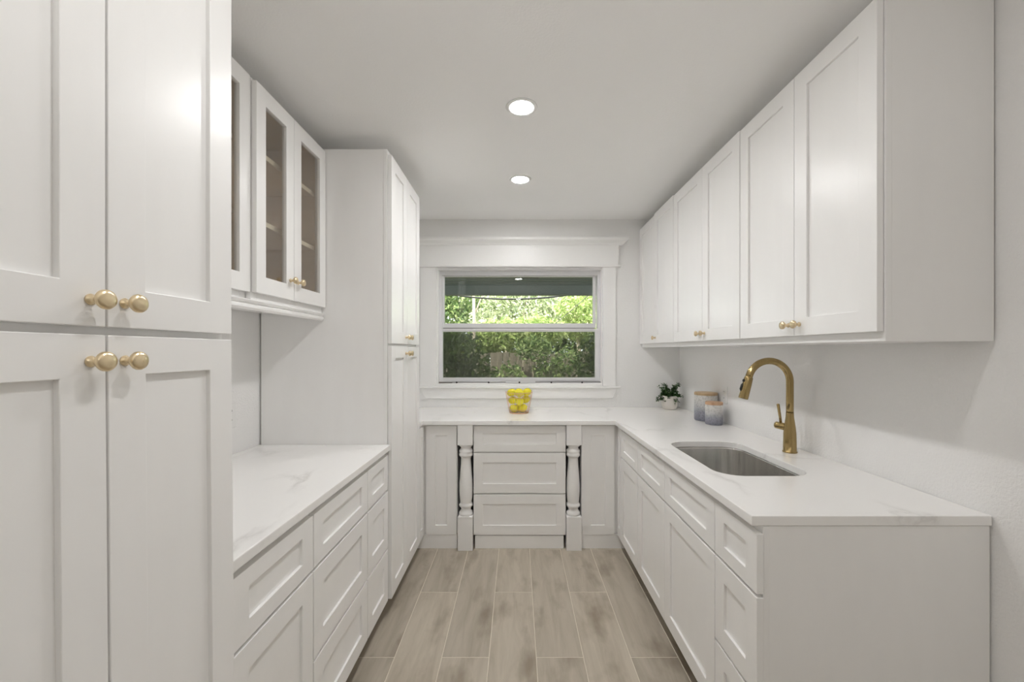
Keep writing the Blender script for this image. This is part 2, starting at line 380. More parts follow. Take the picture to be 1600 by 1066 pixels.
# left: far tall pantry
t_, cv = run('tall_pantry_cabinet','white tall pantry cabinet at the far end of the left side, by the window','cabinet','E',-.66,2.150,2.770,0)
body_solid(t_, .620, .685, 2.466)
fronts(t_, cv, 0, [
 ('door',2.156,2.455,1.446,2.44,{'knob':(2.428,1.487)}), ('door',2.459,2.768,1.446,2.44,{'knob':(2.488,1.487)}),
 ('door',2.156,2.455,.100,1.433,{'knob':(2.428,1.391)}), ('door',2.459,2.768,.100,1.433,{'knob':(2.488,1.391)})])
# left: glass-fronted wall cabinets
def glass_cabinet(label, plane, a, b, seam, top, knobs, dep):
    zb = 1.604
    t_, cv = run('glass_wall_cabinet', label, 'cabinet','E',plane,a,b,zb,'glass door wall cabinets on the left')
    W = b-a; H = top+.012-zb; th=.018; y0=.022; D=dep
    i=.0015
    obj('carcass', boxes((i,th*.5,y0+.018,D,0,H),(W-th*.5,W-i,y0+.018,D,0,H),(th*.5,W-th*.5,y0+.018,D,0,th*.6),(th*.5,W-th*.5,y0+.018,D,H-th*.6,H)), WHITE, t_)
    obj('interior_lining', boxes((th*.5,th,y0+.018,D-.01,th*.6,H-th*.6),(W-th,W-th*.5,y0+.018,D-.01,th*.6,H-th*.6),(th,W-th,D-.01,D,th*.6,H-th*.6),(th,W-th,y0+.02,D-.01,th*.6,th),(th,W-th,y0+.02,D-.01,H-th,H-th*.6)), BIRCH, t_)
    obj('face_frame', ring(0,W,0,H,y0,y0+.018,.034,.045,.034), WHITE, t_, bev=.001)
    for z in (.325,.605):
        s_ = obj('shelf', B(th,W-th,y0+.034,D-.012,z,z+.018), BIRCH, t_)
        obj('shelf_edging', B(th,W-th,y0+.029,y0+.034,z-.001,z+.019), PLY, s_)
    fronts(t_, cv, zb, [('door',a+.002,seam-.0015,1.633,top,{'glass':True,'stile':.060,'knob':(knobs[0],1.718)}),('door',seam+.0015,b-.002,1.633,top,{'glass':True,'stile':.060,'knob':(knobs[1],1.718)})])
glass_cabinet('glass-fronted white wall cabinet half hidden behind the near pantry', -1.024, .955, 1.574, 1.262, 2.464, (1.232,1.292), .328)
glass_cabinet('glass-fronted white wall cabinet with two visible panes and gold knobs beside the far pantry', -1.003, 1.575, 2.147, 1.844, 2.450, (1.812,1.876), .349)
bm = bmesh.new()
prof = [(-.016,1.6035),(.004,1.6035),(.010,1.599),(.006,1.592),(-.002,1.588),(.004,1.582),(.004,1.572),(-.002,1.564),(-.016,1.564)]
rows = [[bm.verts.new((-1.018+p[0]*1.0, y, p[1])) for p in prof] for y in (.955, 2.1465)]
for i in range(len(prof)): j=(i+1)%len(prof); bm.faces.new((rows[0][i],rows[0][j],rows[1][j],rows[1][i]))
bm.faces.new(rows[0]); bm.faces.new(rows[1])
tag(obj('light_rail', bm, WHITE), 'white moulded rail running under the glass-fronted wall cabinets','moulding')

# right: base cabinets
GR='white base cabinets under the right countertop'
PX=.712
t_, cv = run('base_cabinet','white three-drawer base cabinet at the near end of the right run','cabinet','W',PX,1.222,1.4755,0,GR)
body_solid(t_, .2535, .700, .884)
fronts(t_, cv, 0, [('drawer',1.217,1.4735,D1B,D1T,{'rail':.048,'stile':.062}),('drawer',1.217,1.4735,D2B,D2T,{'stile':.062}),('drawer',1.217,1.4735,D3B,D3T,{'stile':.062})])
t_, cv = run('sink_base_cabinet','white base cabinet under the steel sink, with two doors and two false drawer fronts','cabinet','W',PX,1.4765,2.4165,0,GR)
th=.018; W=.940
obj('carcass', boxes((.0015,th,.04,.700,.1,.884),(W-th,W-.0015,.04,.700,.1,.884),(th,W-th,.682,.700,.1,.884),(th,W-th,.04,.682,.1,.118)), WHITE, t_)
obj('face_frame', B(0,W,.022,.041,.1,.884), WHITE, t_, bev=.0012)
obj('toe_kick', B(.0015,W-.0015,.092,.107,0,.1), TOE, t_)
fronts(t_, cv, 0, [('false_drawer_front',1.4785,1.9785,D1B,D1T,{'rail':.048}),('door',1.4785,1.9785,D3B,D2T),('false_drawer_front',1.9815,2.4145,D1B,D1T,{'rail':.048}),('door',1.9815,2.4145,D3B,D2T)])
t_, cv = run('base_cabinet','narrow white base cabinet with drawer over door, just beyond the sink base','cabinet','W',PX,2.4175,2.8125,0,GR)
body_solid(t_, .395, .700, .884)
fronts(t_, cv, 0, [('drawer',2.4195,2.8105,D1B,D1T,{'rail':.048}),('door',2.4195,2.8105,D3B,D2T)])
# back wall: corner units, drawers, posts
YFc = 2.909; DT = .874
t_ = thing('corner_base_cabinet','white corner base cabinet at the back left, narrow shaker door','cabinet',(-.66,YFc,0))
obj('carcass', prism([(-.690,-.137),(-.022,-.137),(-.022,.022),(.233,.022),(.233,.660),(-.690,.660)],.1,.884), WHITE, t_, bev=.001)
obj('toe_kick', boxes((-.10,.233,.006,.020,0,.1),(-.11,-.096,-.137,.020,0,.1)), WHITE, t_)
shaker('door', .218, DT-.1, t_, (.012,0,.1), .067)
f = shaker('door', .120, DT-.1, t_, (0,-.135,.1), .035); f.rotation_euler=(0,0,PI/2)
t_ = thing('corner_base_cabinet','white corner base cabinet at the back right, narrow shaker door','cabinet',(PX,YFc,0))
obj('carcass', prism([(.703,-.095),(.022,-.095),(.022,.022),(-.255,.022),(-.255,.660),(.703,.660)],.1,.884), WHITE, t_, bev=.001)
obj('toe_kick', boxes((-.255,.10,.006,.020,0,.1),(.096,.11,-.095,.020,0,.1)), WHITE, t_)
shaker('door', .232, DT-.1, t_, (-.253,0,.1), .067)
f = shaker('door', .090, DT-.1, t_, (0,-.003,.1), .027); f.rotation_euler=(0,0,-PI/2)
t_, cv = run('drawer_cabinet','white three-drawer cabinet below the window, between two turned posts','cabinet','S',YFc-.004,-.311,.346,0)
body_solid(t_, .657, .660, .884)
for c_ in list(t_.children):
    if c_.name.startswith('toe_kick'): bpy.data.objects.remove(c_)
obj('toe_kick', B(.012,.642,.008,.024,0,.092), WHITE, t_, bev=.001)
fronts(t_, cv, 0, [('drawer',-.309,.344,.690,DT,{'rail':.052}),('drawer',-.309,.344,.396,.680,{'rail':.067}),('drawer',-.309,.344,.100,.386,{'rail':.067})])
def post(label, x):
    t_ = thing('turned_post', label, 'post', (x, 2.930, 0), 0, 'turned posts flanking the window drawers')
    h=.0525
    obj('lower_block', B(-h,h,-h,h,0,.238), WHITE, t_, bev=.0015)
    obj('upper_block', B(-h,h,-h,h,.742,.884), WHITE, t_, bev=.0015)
    P=[(.030,.238),(.044,.238),(.049,.246),(.049,.256),(.043,.264),(.036,.272),(.034,.282),(.038,.292),(.047,.300),(.0495,.308),(.047,.316),(.040,.322),(.041,.330),(.0455,.37),(.0475,.41),(.0465,.46),(.042,.53),(.037,.59),(.0345,.635),(.036,.648),(.042,.654),(.0485,.660),(.0495,.668),(.046,.676),(.045,.682),(.0485,.688),(.048,.698),(.042,.704),(.036,.711),(.035,.718),(.041,.724),(.048,.730),(.048,.738),(.042,.742),(.03,.742)]
    obj('turned_shaft', lathe(P,40), WHITE, t_, smooth=True)
post('white turned decorative post left of the drawers below the window', -.3655)
post('white turned decorative post right of the drawers below the window', .4005)

# L-shaped countertop with sink cutout
def rrect(x0,x1,y0,y1,r,k=8):
    pts=[]
    for cx,cy,a0 in ((x1-r,y1-r,0),(x0+r,y1-r,PI/2),(x0+r,y0+r,PI),(x1-r,y0+r,3*PI/2)):
        for i in range(k+1):
            a=a0+PI/2*i/k; pts.append((cx+r*math.cos(a), cy+r*math.sin(a)))
    return pts
SX0,SX1,SY0,SY1 = .808,1.183,1.612,2.222
hole = rrect(SX0,SX1,SY0,SY1,.095)
outer = [(.700,1.2205),(XR-.004,1.2205),(XR-.004,YB-.003),(XL+.003,YB-.003),(XL+.003,2.773),(-.662,2.773),(-.662,2.87),(.688,2.87)]
bm = bmesh.new()
def lp(pts, z):
    v=[bm.verts.new((x,y,z)) for x,y in pts]; return v,[bm.edges.new((v[i],v[(i+1)%len(v)])) for i in range(len(v))]
tv,te = lp(outer,.915); hv,he = lp(hole,.915)
bmesh.ops.triangle_fill(bm, use_beauty=True, use_dissolve=False, edges=te+he)
bmesh.ops.dissolve_limit(bm, angle_limit=.01, verts=bm.verts, edges=bm.edges)
res = bmesh.ops.extrude_face_region(bm, geom=list(bm.faces))
bmesh.ops.translate(bm, vec=(0,0,-.030), verts=[g for g in res['geom'] if isinstance(g,bmesh.types.BMVert)])
o = obj('countertop', bm, QUARTZ, bev=.0025); tag(o,'long L-shaped white veined quartz countertop below the window and along the right wall','countertop')

# sink
t_ = thing('kitchen_sink','brushed steel undermount sink with rounded corners below the brass faucet','sink',((SX0+SX1)/2,(SY0+SY1)/2,.655))
bm = bmesh.new(); loops=[]
cx,cy=(SX0+SX1)/2,(SY0+SY1)/2
for d,z,r in ((.022,.2285,.11),(.004,.2285,.10),(.003,.222,.098),(.0,.03,.095),(-.004,.016,.09),(-.012,.007,.085),(-.028,.002,.075),(-.10,-.002,.05)):
    loops.append([bm.verts.new((x-cx,y-cy,z)) for x,y in rrect(SX0-d,SX1+d,SY0-d,SY1+d,r)])
for a,b in zip(loops,loops[1:]):
    for i in range(len(a)): j=(i+1)%len(a); bm.faces.new((a[i],a[j],b[j],b[i]))
bm.faces.new(loops[-1])
bk = obj('basin', bm, STEEL, t_, smooth=True)
md = bk.modifiers.new('solid','SOLIDIFY'); md.thickness=.0012; md.offset=0
obj('drain', lathe([(0,.0),(.03,.0),(.034,.002),(.045,.003),(.05,.0),(.05,-.004)],28), STEEL, t_, (0,.0,.003), smooth=True)

# faucet
FX, FY = 1.323, 1.987
t_ = thing('kitchen_faucet','tall brushed brass gooseneck faucet with pull-down spray head behind the sink','faucet',(FX,FY,.9152))
obj('faucet_body', lathe([(0,0),(.031,0),(.032,.003),(.031,.006),(.0285,.008),(.028,.05),(.0272,.09),(.0245,.12),(.0205,.15),(.0178,.17),(.0168,.188),(.0168,.192),(0,.192)],40), BRASS, t_, smooth=True)
R=.1005; zc=.342; pts=[(0,0,.190),(0,0,.25),(0,0,.30)]
for i in range(0,34):
    a=math.radians(165)*i/33; pts.append((-R+R*math.cos(a),0,zc+R*math.sin(a)))
obj('gooseneck', tube(pts,.0162,24), BRASS, t_, smooth=True)
ae=math.radians(165); ex,ez=-R+R*math.cos(ae), zc+R*math.sin(ae)
tx,tz=-math.sin(ae), math.cos(ae)                     # spout direction
M=Matrix.Translation((ex,0,ez)) @ Matrix.Rotation(math.atan2(tx,tz),4,'Y')
sh=obj('spray_head', lathe([(0,0),(.0162,0),(.0155,.003),(.018,.005),(.0188,.008),(.0205,.04),(.0215,.108),(.0205,.112),(.017,.112),(.015,.108),(0,.108)],32,None,M), BRASS, t_, smooth=True)
n_=Vector((-tz,0,tx))
if n_.x>0: n_=-n_
def hp(s,r): return Vector((ex,0,ez))+Vector((tx,0,tz))*s+n_*r
obj('spray_button', tube([hp(.026,.018),hp(.026,.0225),hp(.026,.0245)],[.0075,.0075,.005],14), BLACK, sh, smooth=True)
obj('spray_rocker', tube([hp(.042,.0205),hp(.048,.0225),hp(.070,.0235),hp(.078,.021)],[.003,.0055,.0055,.003],12), BLACK, sh, smooth=True)
obj('handle_hub', tube([(-.004,.010,.118),(-.021,.046,.121),(-.028,.060,.122),(-.0292,.0624,.1222)],[.0175,.0175,.0172,.0155],28), BRASS, t_, smooth=True)
obj('lever', tube([(-.017,.042,.134),(-.018,.046,.165),(-.021,.050,.200),(-.023,.053,.224),(-.023,.0535,.228)],[.0062,.006,.0066,.0072,.005],16), BRASS, t_, smooth=True)

# right: wall cabinets
GU='white shaker wall cabinets on the right'
UX=1.068; UZ=1.436
def wallcab(label,a,seam,b,k0,k1,top=2.460,topb=2.460):
    t_, cv = run('wall_cabinet',label,'cabinet','W',UX,a,b,UZ,GU)
    body_solid(t_, b-a, XR-UX-.007, 2.475-UZ, toe=False)
    o0={}; o1={}
    if k0: o0['knob']=(k0,1.507)
    if k1: o1['knob']=(k1,1.507)
    fronts(t_, cv, UZ, [('door',a+.004,seam-.0012,1.465,top,o0),('door',seam+.0012,b-.002,1.465,topb,o1)])
wallcab('white two-door wall cabinet nearest the camera on the right',1.212,1.580,1.9635,1.550,1.612)
wallcab('white two-door wall cabinet in the middle of the right side, beyond the faucet',1.9645,2.365,2.8005,2.335,2.395,2.466,2.466)
wallcab('white two-door wall cabinet in the back right corner, above the potted plant',2.8015,3.194,3.571,3.165,None,2.474,2.462)

# outlets
def outlet(label, loc, rz):
    t_=thing('wall_outlet',label,'outlet',loc,rz)
    obj('cover_plate', B(-.037,.037,-.0055,0,-.058,.058), PLASTIC, t_, bev=.002)
    for z in (-.022,.022):
        s_=obj('socket', B(-.016,.016,-.0075,-.0054,z-.013,z+.013), PLASTIC, t_, bev=.003)
        obj('slot', boxes((-.007,-.005,-.0079,-.0074,z-.003,z+.006),(.005,.007,-.0079,-.0074,z-.003,z+.006)), DARK, s_)
outlet('white outlet cover on the right wall just behind the canisters',(XR,2.80,1.105),-PI/2)
outlet('white outlet cover on the left wall above the left countertop',(XL,1.930,1.10),PI/2)

# ceiling cans
def can(label,x,y,lm=LAMP):
    t_=thing('recessed_light',label,'ceiling light',(x,y,ZC),0,'recessed ceiling lights')
    obj('trim_ring', lathe([(.052,-.001),(.056,-.0045),(.070,-.004),(.074,0),(.052,0)],48), PLASTIC, t_, smooth=True)
    obj('diffuser', lathe([(0,-.0022),(.0555,-.0022),(.0555,-.0012),(0,-.0012)],40), lm, t_)
can('round recessed ceiling light nearer the camera, the larger of the two in view',.021,1.924)
can('round recessed ceiling light nearer the window, the smaller of the two in view',.021,2.737)
can('round recessed ceiling light above the near pantry, mirrored in the window glass',.021,.84,LAMP_DIM)
for (x,y,lb) in ((.021,-1.7,'added fill light behind the camera, built as a recessed can'),): can(lb,x,y)  # unseen can, added to fill the room from behind

# ------------------------------------------------------------------ things on the counter
CZ=.9152
# canisters
def canister_mat(name,h):
    m=mat(name,(.6,.6,.6),.42); tc=nd(m,'ShaderNodeTexCoord'); sx=nd(m,'ShaderNodeSeparateXYZ'); lk(m,tc.outputs['Object'],sx.inputs[0])
    nn=noise(m,18,5); mr=nd(m,'ShaderNodeMath',operation='MULTIPLY_ADD'); mr.inputs[1].default_value=1/h; mr.inputs[2].default_value=-.11
    lk(m,sx.outputs[2],mr.inputs[0]); a=nd(m,'ShaderNodeMath',operation='MULTIPLY_ADD'); a.inputs[1].default_value=.22; lk(m,nn.outputs[0],a.inputs[0]); lk(m,mr.outputs[0],a.inputs[2])
    r=ramp(m,a.outputs[0],[(.05,(.20,.205,.25)),(.35,(.30,.305,.35)),(.60,(.52,.52,.52)),(.85,(.62,.61,.58))])
    n2=noise(m,90,3); r2=ramp(m,n2.outputs[0],[(.38,(.72,.72,.72)),(.5,(1,1,1))])
    mc=nd(m,'ShaderNodeMix',data_type='RGBA',blend_type='MULTIPLY'); mc.inputs['Factor'].default_value=.8; lk(m,r.outputs[0],mc.inputs['A']); lk(m,r2.outputs[0],mc.inputs['B']); lk(m,mc.outputs['Result'],bsdf(m).inputs['Base Color'])
    return m
LID=mat('acacia_lid',(.50,.36,.21),.5); n=noise(LID,10,5,vscale=(1,12,1)); r=ramp(LID,n.outputs[0],[(.3,(.42,.29,.16)),(.7,(.58,.43,.26))]); lk(LID,r.outputs[0],bsdf(LID).inputs['Base Color'])
LID2=mat('reddish_wood_lid',(.50,.31,.19),.5); n=noise(LID2,10,5,vscale=(1,12,1)); r=ramp(LID2,n.outputs[0],[(.3,(.44,.25,.14)),(.7,(.60,.40,.26))]); lk(LID2,r.outputs[0],bsdf(LID2).inputs['Base Color'])
def canister(label,x,y,r_,h,lidm):
    t_=thing('canister',label,'canister',(x,y,CZ),0,'blue grey ombre canisters by the outlet')
    hb=h-.018
    obj('jar', lathe([(0,0),(r_*.93,0),(r_*.98,.004),(r_,.012),(r_,hb-.006),(r_*.985,hb),(r_*.93,hb),(r_*.93,.01),(0,.008)],48), canister_mat('ombre_glaze',hb), t_, smooth=True)
    obj('lid', lathe([(0,hb-.004),(r_*.9,hb-.004),(r_*.9,hb+.0005),(r_*.985,hb+.0005),(r_*.995,hb+.003),(r_*.995,h-.004),(r_*.97,h),(0,h)],48), lidm, t_, smooth=False, bev=0)
canister('taller blue-grey ombre canister with a pale wooden lid',1.338,2.905,.077,.197,LID)
canister('shorter blue-grey ombre canister with a reddish wooden lid, in front of the taller one',1.318,2.742,.055,.150,LID2)

# potted plant
POT=mat('cream_ceramic',(.74,.70,.65),.5); n=noise(POT,6,3,vscale=(1,1,8)); bump(POT,n.outputs[0],.2,.002)
LEAF=mat('plant_leaf',(.045,.12,.03),.45)
g=nd(LEAF,'ShaderNodeNewGeometry'); r=ramp(LEAF,g.outputs['Random Per Island'],[(0,(.018,.055,.015)),(.6,(.04,.11,.03)),(1,(.10,.20,.05))]); lk(LEAF,r.outputs[0],bsdf(LEAF).inputs['Base Color'])
SOIL=mat('potting_soil',(.04,.03,.02),.9); n=noise(SOIL,80,3); bump(SOIL,n.outputs[0],.6,.004)
t_=thing('potted_plant','small leafy green plant in a cream pot in the back right corner of the counter','plant',(1.285,3.455,CZ))
pot=obj('pot', lathe([(0,0),(.045,0),(.054,.006),(.062,.03),(.064,.055),(.061,.085),(.056,.105),(.057,.112),(.053,.112),(.052,.10),(.055,.06),(0,.05)],40), POT, t_, smooth=True)
obj('soil', lathe([(0,.099),(.04,.101),(.0525,.098)],24), SOIL, t_)
rd=random.Random(3)
stem_bm=bmesh.new(); lv=bmesh.new()
def leaf(bm,p,d,up,L,Wd,fold=.25):
    d=d.normalized(); s=d.cross(up).normalized(); u=s.cross(d).normalized()
    a=bm.verts.new(p); m1=bm.verts.new(p+d*L*.5+s*Wd/2+u*L*fold*.3); m2=bm.verts.new(p+d*L*.5-s*Wd/2+u*L*fold*.3); c=bm.verts.new(p+d*L*.5); e=bm.verts.new(p+d*L-u*L*.12)
    bm.faces.new((a,m1,c)); bm.faces.new((a,c,m2)); bm.faces.new((m1,e,c)); bm.faces.new((c,e,m2))
for i in range(46):
    az=rd.uniform(0,2*PI); r0=rd.uniform(0,.03); reach=rd.uniform(.03,.100); top=rd.uniform(.04,.115) if reach<.07 else rd.uniform(-.01,.055)
    lim=YB-3.455-.02
    P0=Vector((r0*math.cos(az),r0*math.sin(az),.098)); pts=[]
    for k_ in range(7):
        q=k_/6; x_=reach*q*math.cos(az); y_=min(reach*q*math.sin(az)*(.45 if reach>.06 else 1),lim-.025); pts.append(P0+Vector((x_,y_,top*1.5*q-(top*.5+.03*(reach>.07))*q*q)))
        if pts[-1].x>.10: pts[-1].x=.10
    tube(pts,.0012,4,stem_bm)
    for k_ in range(1,7):
        for _ in range(5):
            d=Vector((rd.gauss(0,1),rd.gauss(0,1),rd.gauss(.35,.6)))
            leaf(lv,pts[k_],d,Vector((0,0,1)) if abs(d.normalized().z)<.95 else Vector((1,0,0)),rd.uniform(.016,.027),rd.uniform(.012,.018))
obj('stems', stem_bm, LEAF, t_)['kind']='stuff'
fo=obj('foliage', lv, LEAF, t_); fo['kind']='stuff'

# fruit basket with lemons
BX,BY=.015,3.245
t_=thing('wire_fruit_basket','flared rose gold wire basket holding lemons below the window','basket',(BX,BY,CZ))
def br(z): return .073+.033*(z/.165)**.85
def circ(r,z,k=40): return [(r*math.cos(2*PI*i/k),r*math.sin(2*PI*i/k),z) for i in range(k)]
bm=tube(circ(.073,.0032),.003,8,closed=True); tube(circ(.050,.003),.0016,6,bm,closed=True)
for i in range(7):
    x=-.06+.02*i; yy=math.sqrt(.073**2-x*x); tube([(x,-yy,.003),(x,yy,.003)],.0013,6,bm)
obj('base', bm, COPPER, t_, smooth=True)
obj('rim', tube(circ(br(.165),.165,48),.0022,8,closed=True), COPPER, t_, smooth=True)
obj('lower_hoop', tube(circ(br(.03),.03,40),.0015,8,closed=True), COPPER, t_, smooth=True)
obj('upper_hoop', tube(circ(br(.125),.125,48),.0015,8,closed=True), COPPER, t_, smooth=True)
bm=bmesh.new()
for i in range(26):
    a=2*PI*i/26; tube([(br(z)*math.cos(a),br(z)*math.sin(a),z) for z in (.004,.03,.06,.09,.125,.165)],.0010,6,bm)
obj('wire_ribs', bm, COPPER, t_, smooth=True)
for sgn in (-1,1):
    bm=bmesh.new()
    for rr in (.030,.021):
        pts=[]
        for i in range(17):
            a=PI*i/16; z=.125+rr*1.35*math.sin(a); x=rr*math.cos(a); pts.append((x, sgn*(math.sqrt(br(z)**2-x*x)+.003), z))
        tube(pts,.0016,8,bm)
    obj('handle', bm, COPPER, t_, smooth=True)
LEM=mat('lemon_peel',(.80,.66,.03),.45); n=noise(LEM,140,2); bump(LEM,n.outputs[0],.15,.001)
n2=noise(LEM,12,2); r=ramp(LEM,n2.outputs[0],[(.3,(.80,.70,.015)),(.7,(.86,.80,.06))]); lk(LEM,r.outputs[0],bsdf(LEM).inputs['Base Color'])
NUB=mat('lemon_stem_end',(.35,.38,.06),.7); n=noise(NUB,200,2); bump(NUB,n.outputs[0],.2)
L0=[]
lpos=[(-.041,-.014,.037,.3,'lowest lemon at the left in the wire basket'),(.030,-.012,.041,1.7,'lowest lemon at the right in the wire basket'),(.002,.040,.036,0,'lowest lemon at the back of the wire basket'),
 (.004,-.040,.096,.3,'lemon in the front middle of the wire basket, halfway up'),(-.050,.012,.098,1.35,'lemon at the left of the wire basket, halfway up'),(.052,.016,.104,1.6,'lemon at the right of the wire basket, halfway up'),
 (-.060,-.006,.161,1.5,'topmost lemon at the left of the wire basket'),(.062,-.008,.165,1.65,'topmost lemon at the right of the wire basket'),(.002,-.052,.160,.15,'topmost lemon at the front of the wire basket'),(0,.052,.158,0,'topmost lemon at the back of the wire basket')]
for x,y,z,a,lb in lpos:
    if not L0:
        bm=lathe([(0,-.035),(.005,-.034),(.010,-.031),(.019,-.025),(.025,-.014),(.0268,0),(.025,.014),(.019,.024),(.009,.031),(.0045,.035),(0,.037)],24,None,Matrix.Rotation(PI/2,4,'Y'))
        l=obj('lemon',bm,LEM,smooth=True); L0.append(l)
        nb=obj('stem_end', lathe([(0,-.001),(.003,-.001),(.0035,.001),(0,.002)],10,None,Matrix.Translation((-.0355,0,0))@Matrix.Rotation(PI/2,4,'Y')), NUB, l)
    else:
        l=L0[0].copy(); C.objects.link(l)
        c=L0[0].children[0].copy(); C.objects.link(c); c.parent=l
    l.scale=(1.08,1.12,1.12); l.location=(BX+x,BY+y,CZ+z); l.rotation_euler=(.2*math.sin(a*7),.35*math.sin(a*5),a*2)
    tag(l,lb,'lemon','lemons in the wire basket')

# ------------------------------------------------------------------ outdoors
GRD=mat('garden_ground',(.10,.12,.05),.9); n=noise(GRD,4,5); r=ramp(GRD,n.outputs[0],[(.35,(.06,.09,.03)),(.65,(.20,.17,.10))]); lk(GRD,r.outputs[0],bsdf(GRD).inputs['Base Color'])
struct(obj('ground', B(-25,25,YB+WD+.001,40,-.42,-.30), GRD))
PORCH=mat('porch_dark_paint',(.050,.062,.052),.6); n=noise(PORCH,3,3,vscale=(1,8,1)); bump(PORCH,n.outputs[0],.1,.003)
t_=thing('porch_roof','dark green porch ceiling and beam outside the top of the window','roof',(0,YB+.16,2.30))
obj('porch_ceiling', boxes((-4,4,0,3.0,.16,.24)), PORCH, t_)
obj('edge_beam', B(-4,4,2.86,3.0,.008,.16), PORCH, t_)
for i in range(1,14): obj('board_joint' if False else 'soffit_batten', B(-4,4,i*.21-.012,i*.21,.150,.16), PORCH, t_)
obj('porch_post', boxes((3.0,3.12,2.87,2.99,-2.6,.008),(-3.12,-3.0,2.87,2.99,-2.6,.008)), PORCH, t_)
tag(obj('soffit_vent', B(.02,.31,5.86,5.95,2.452,2.46), DARK, bev=.001),'dark slot vent in the porch ceiling seen through the upper pane','vent')

FEN=mat('weathered_fence_wood',(.20,.17,.13),.85)
n=noise(FEN,5,5,vscale=(6,6,.6)); r=ramp(FEN,n.outputs[0],[(.3,(.09,.075,.055)),(.7,(.21,.18,.135))]); lk(FEN,r.outputs[0],bsdf(FEN).inputs['Base Color'])
fe=thing('wooden_fence','weathered grey wooden privacy fence behind the garden shrubs','fence',(0,9.2,-.30))
fb=None; rf=random.Random(5)
for i in range(44):
    if fb is None:
        bm=prism([(-.07,0),(.07,0),(.07,.02),(-.07,.02)],0,1.66); fb=obj('fence_board',bm,FEN,fe,bev=.003); b_=fb
    else: b_=fb.copy(); C.objects.link(b_); b_.parent=fe
    b_.location=(-3.2+i*.148,rf.uniform(-.006,.006),rf.uniform(-.015,.015)); b_.rotation_euler=(0,rf.uniform(-.006,.006),0)
obj('fence_rail', B(-3.3,3.4,.022,.06,.25,.34), FEN, fe); obj('fence_rail', B(-3.3,3.4,.022,.06,1.25,1.34), FEN, fe)

def leafmat(name,c0,c1,c2):
    m=mat(name,c1,.55,0,.3); g=nd(m,'ShaderNodeNewGeometry'); r=ramp(m,g.outputs['Random Per Island'],[(0,c0),(.5,c1),(1,c2)]); lk(m,r.outputs[0],bsdf(m).inputs['Base Color'])
    tr=nd(m,'ShaderNodeBsdfTranslucent'); lk(m,r.outputs[0],tr.inputs[0]); x=nd(m,'ShaderNodeMixShader'); x.inputs[0].default_value=.4
    out=[q for q in m.node_tree.nodes if q.type=='OUTPUT_MATERIAL'][0]
    lk(m,bsdf(m).outputs[0],x.inputs[1]); lk(m,tr.outputs[0],x.inputs[2]); lk(m,x.outputs[0],out.inputs[0]); return m
LD=leafmat('dark_leaves',(.03,.06,.016),(.09,.15,.04),(.24,.32,.10))
LM=leafmat('mid_leaves',(.05,.10,.03),(.15,.23,.07),(.40,.47,.20))
LB=leafmat('bright_leaves',(.16,.25,.07),(.38,.47,.15),(.70,.74,.40))
LP=leafmat('pale_leaves',(.22,.29,.15),(.50,.55,.33),(.86,.88,.72))
BARK=mat('pale_bark',(.36,.31,.23),.85); n=noise(BARK,8,4,vscale=(4,4,1)); bump(BARK,n.outputs[0],.4,.01)
import numpy as np
def foliage(name,parent,m,clumps,n_leaf,size,seed):
    rg=np.random.default_rng(seed); V=[];F=[]
    tot=sum(c[3]*c[4]*c[5] for c in clumps); base=0; VV=[];FF=[]
    for cx,cy,cz,rx,ry,rz in clumps:
        k=max(40,int(n_leaf*rx*ry*rz/tot))
        d=rg.normal(size=(k,3)); d/=np.linalg.norm(d,axis=1)[:,None]; rad=rg.uniform(.35,1,(k,1))**.6
        d*= (1+.18*np.sin(5*d[:,[0]]*3+cx)*np.cos(4*d[:,[2]]*2+cz))
        p=d*rad*np.array([rx,ry,rz])+np.array([cx,cy,cz])
        a=rg.normal(size=(k,3)); a/=np.linalg.norm(a,axis=1)[:,None]; b=np.cross(a,rg.normal(size=(k,3))); b/=np.linalg.norm(b,axis=1)[:,None]
        s=rg.uniform(.6,1.3,(k,1))*size
        q=np.stack([p-a*s,p+b*s*.42,p+a*s,p-b*s*.42],1).reshape(-1,3)
        VV.append(q); f=np.arange(k*4).reshape(-1,4)+base; FF.append(f); base+=k*4
    me=bpy.data.meshes.new(name); me.from_pydata(np.concatenate(VV).tolist(),[],np.concatenate(FF).tolist()); me.materials.append(m)
    o=bpy.data.objects.new(name,me); C.objects.link(o); o.parent=parent; o['kind']='stuff'; return o
def branches(parent,base,tips,r0,m=BARK,seed=1,name='branch'):
    rb=random.Random(seed); bm=bmesh.new()
    for tp in tips:
        a=Vector(base); b=Vector(tp); pts=[]
        for i in range(7):
            q=i/6; pts.append(a.lerp(b,q)+Vector((rb.gauss(0,.03),rb.gauss(0,.03),rb.gauss(0,.02)))*(1 if 0<i<6 else 0))
        tube(pts,[r0*(1-.75*i/6) for i in range(7)],6,bm)
    return obj(name,bm,m,parent,smooth=True)
def plant(name,label,cat,loc,m,clumps,nl,size,seed,stem=.05,group=None):
    t_=thing(name,label,cat,loc,0,group)
    foliage('foliage',t_,m,clumps,nl,size,seed)
    branches(t_,(0,0,0),[(c[0]*.9,c[1]*.9,c[2]) for c in clumps],stem,seed=seed)
    return t_
GS='garden shrubs in front of the fence'; GT='trees beyond the fence'
plant('shrub','dark green leafy shrub filling the left of the lower window pane','shrub',(-1.35,7.0,-.3),LD,[(0,0,1.2,.75,.5,.85),(-.5,.1,1.0,.6,.5,.8),(.55,.1,1.0,.55,.4,.75),(.25,0,1.75,.55,.4,.35)],12000,.045,1,.04,GS)
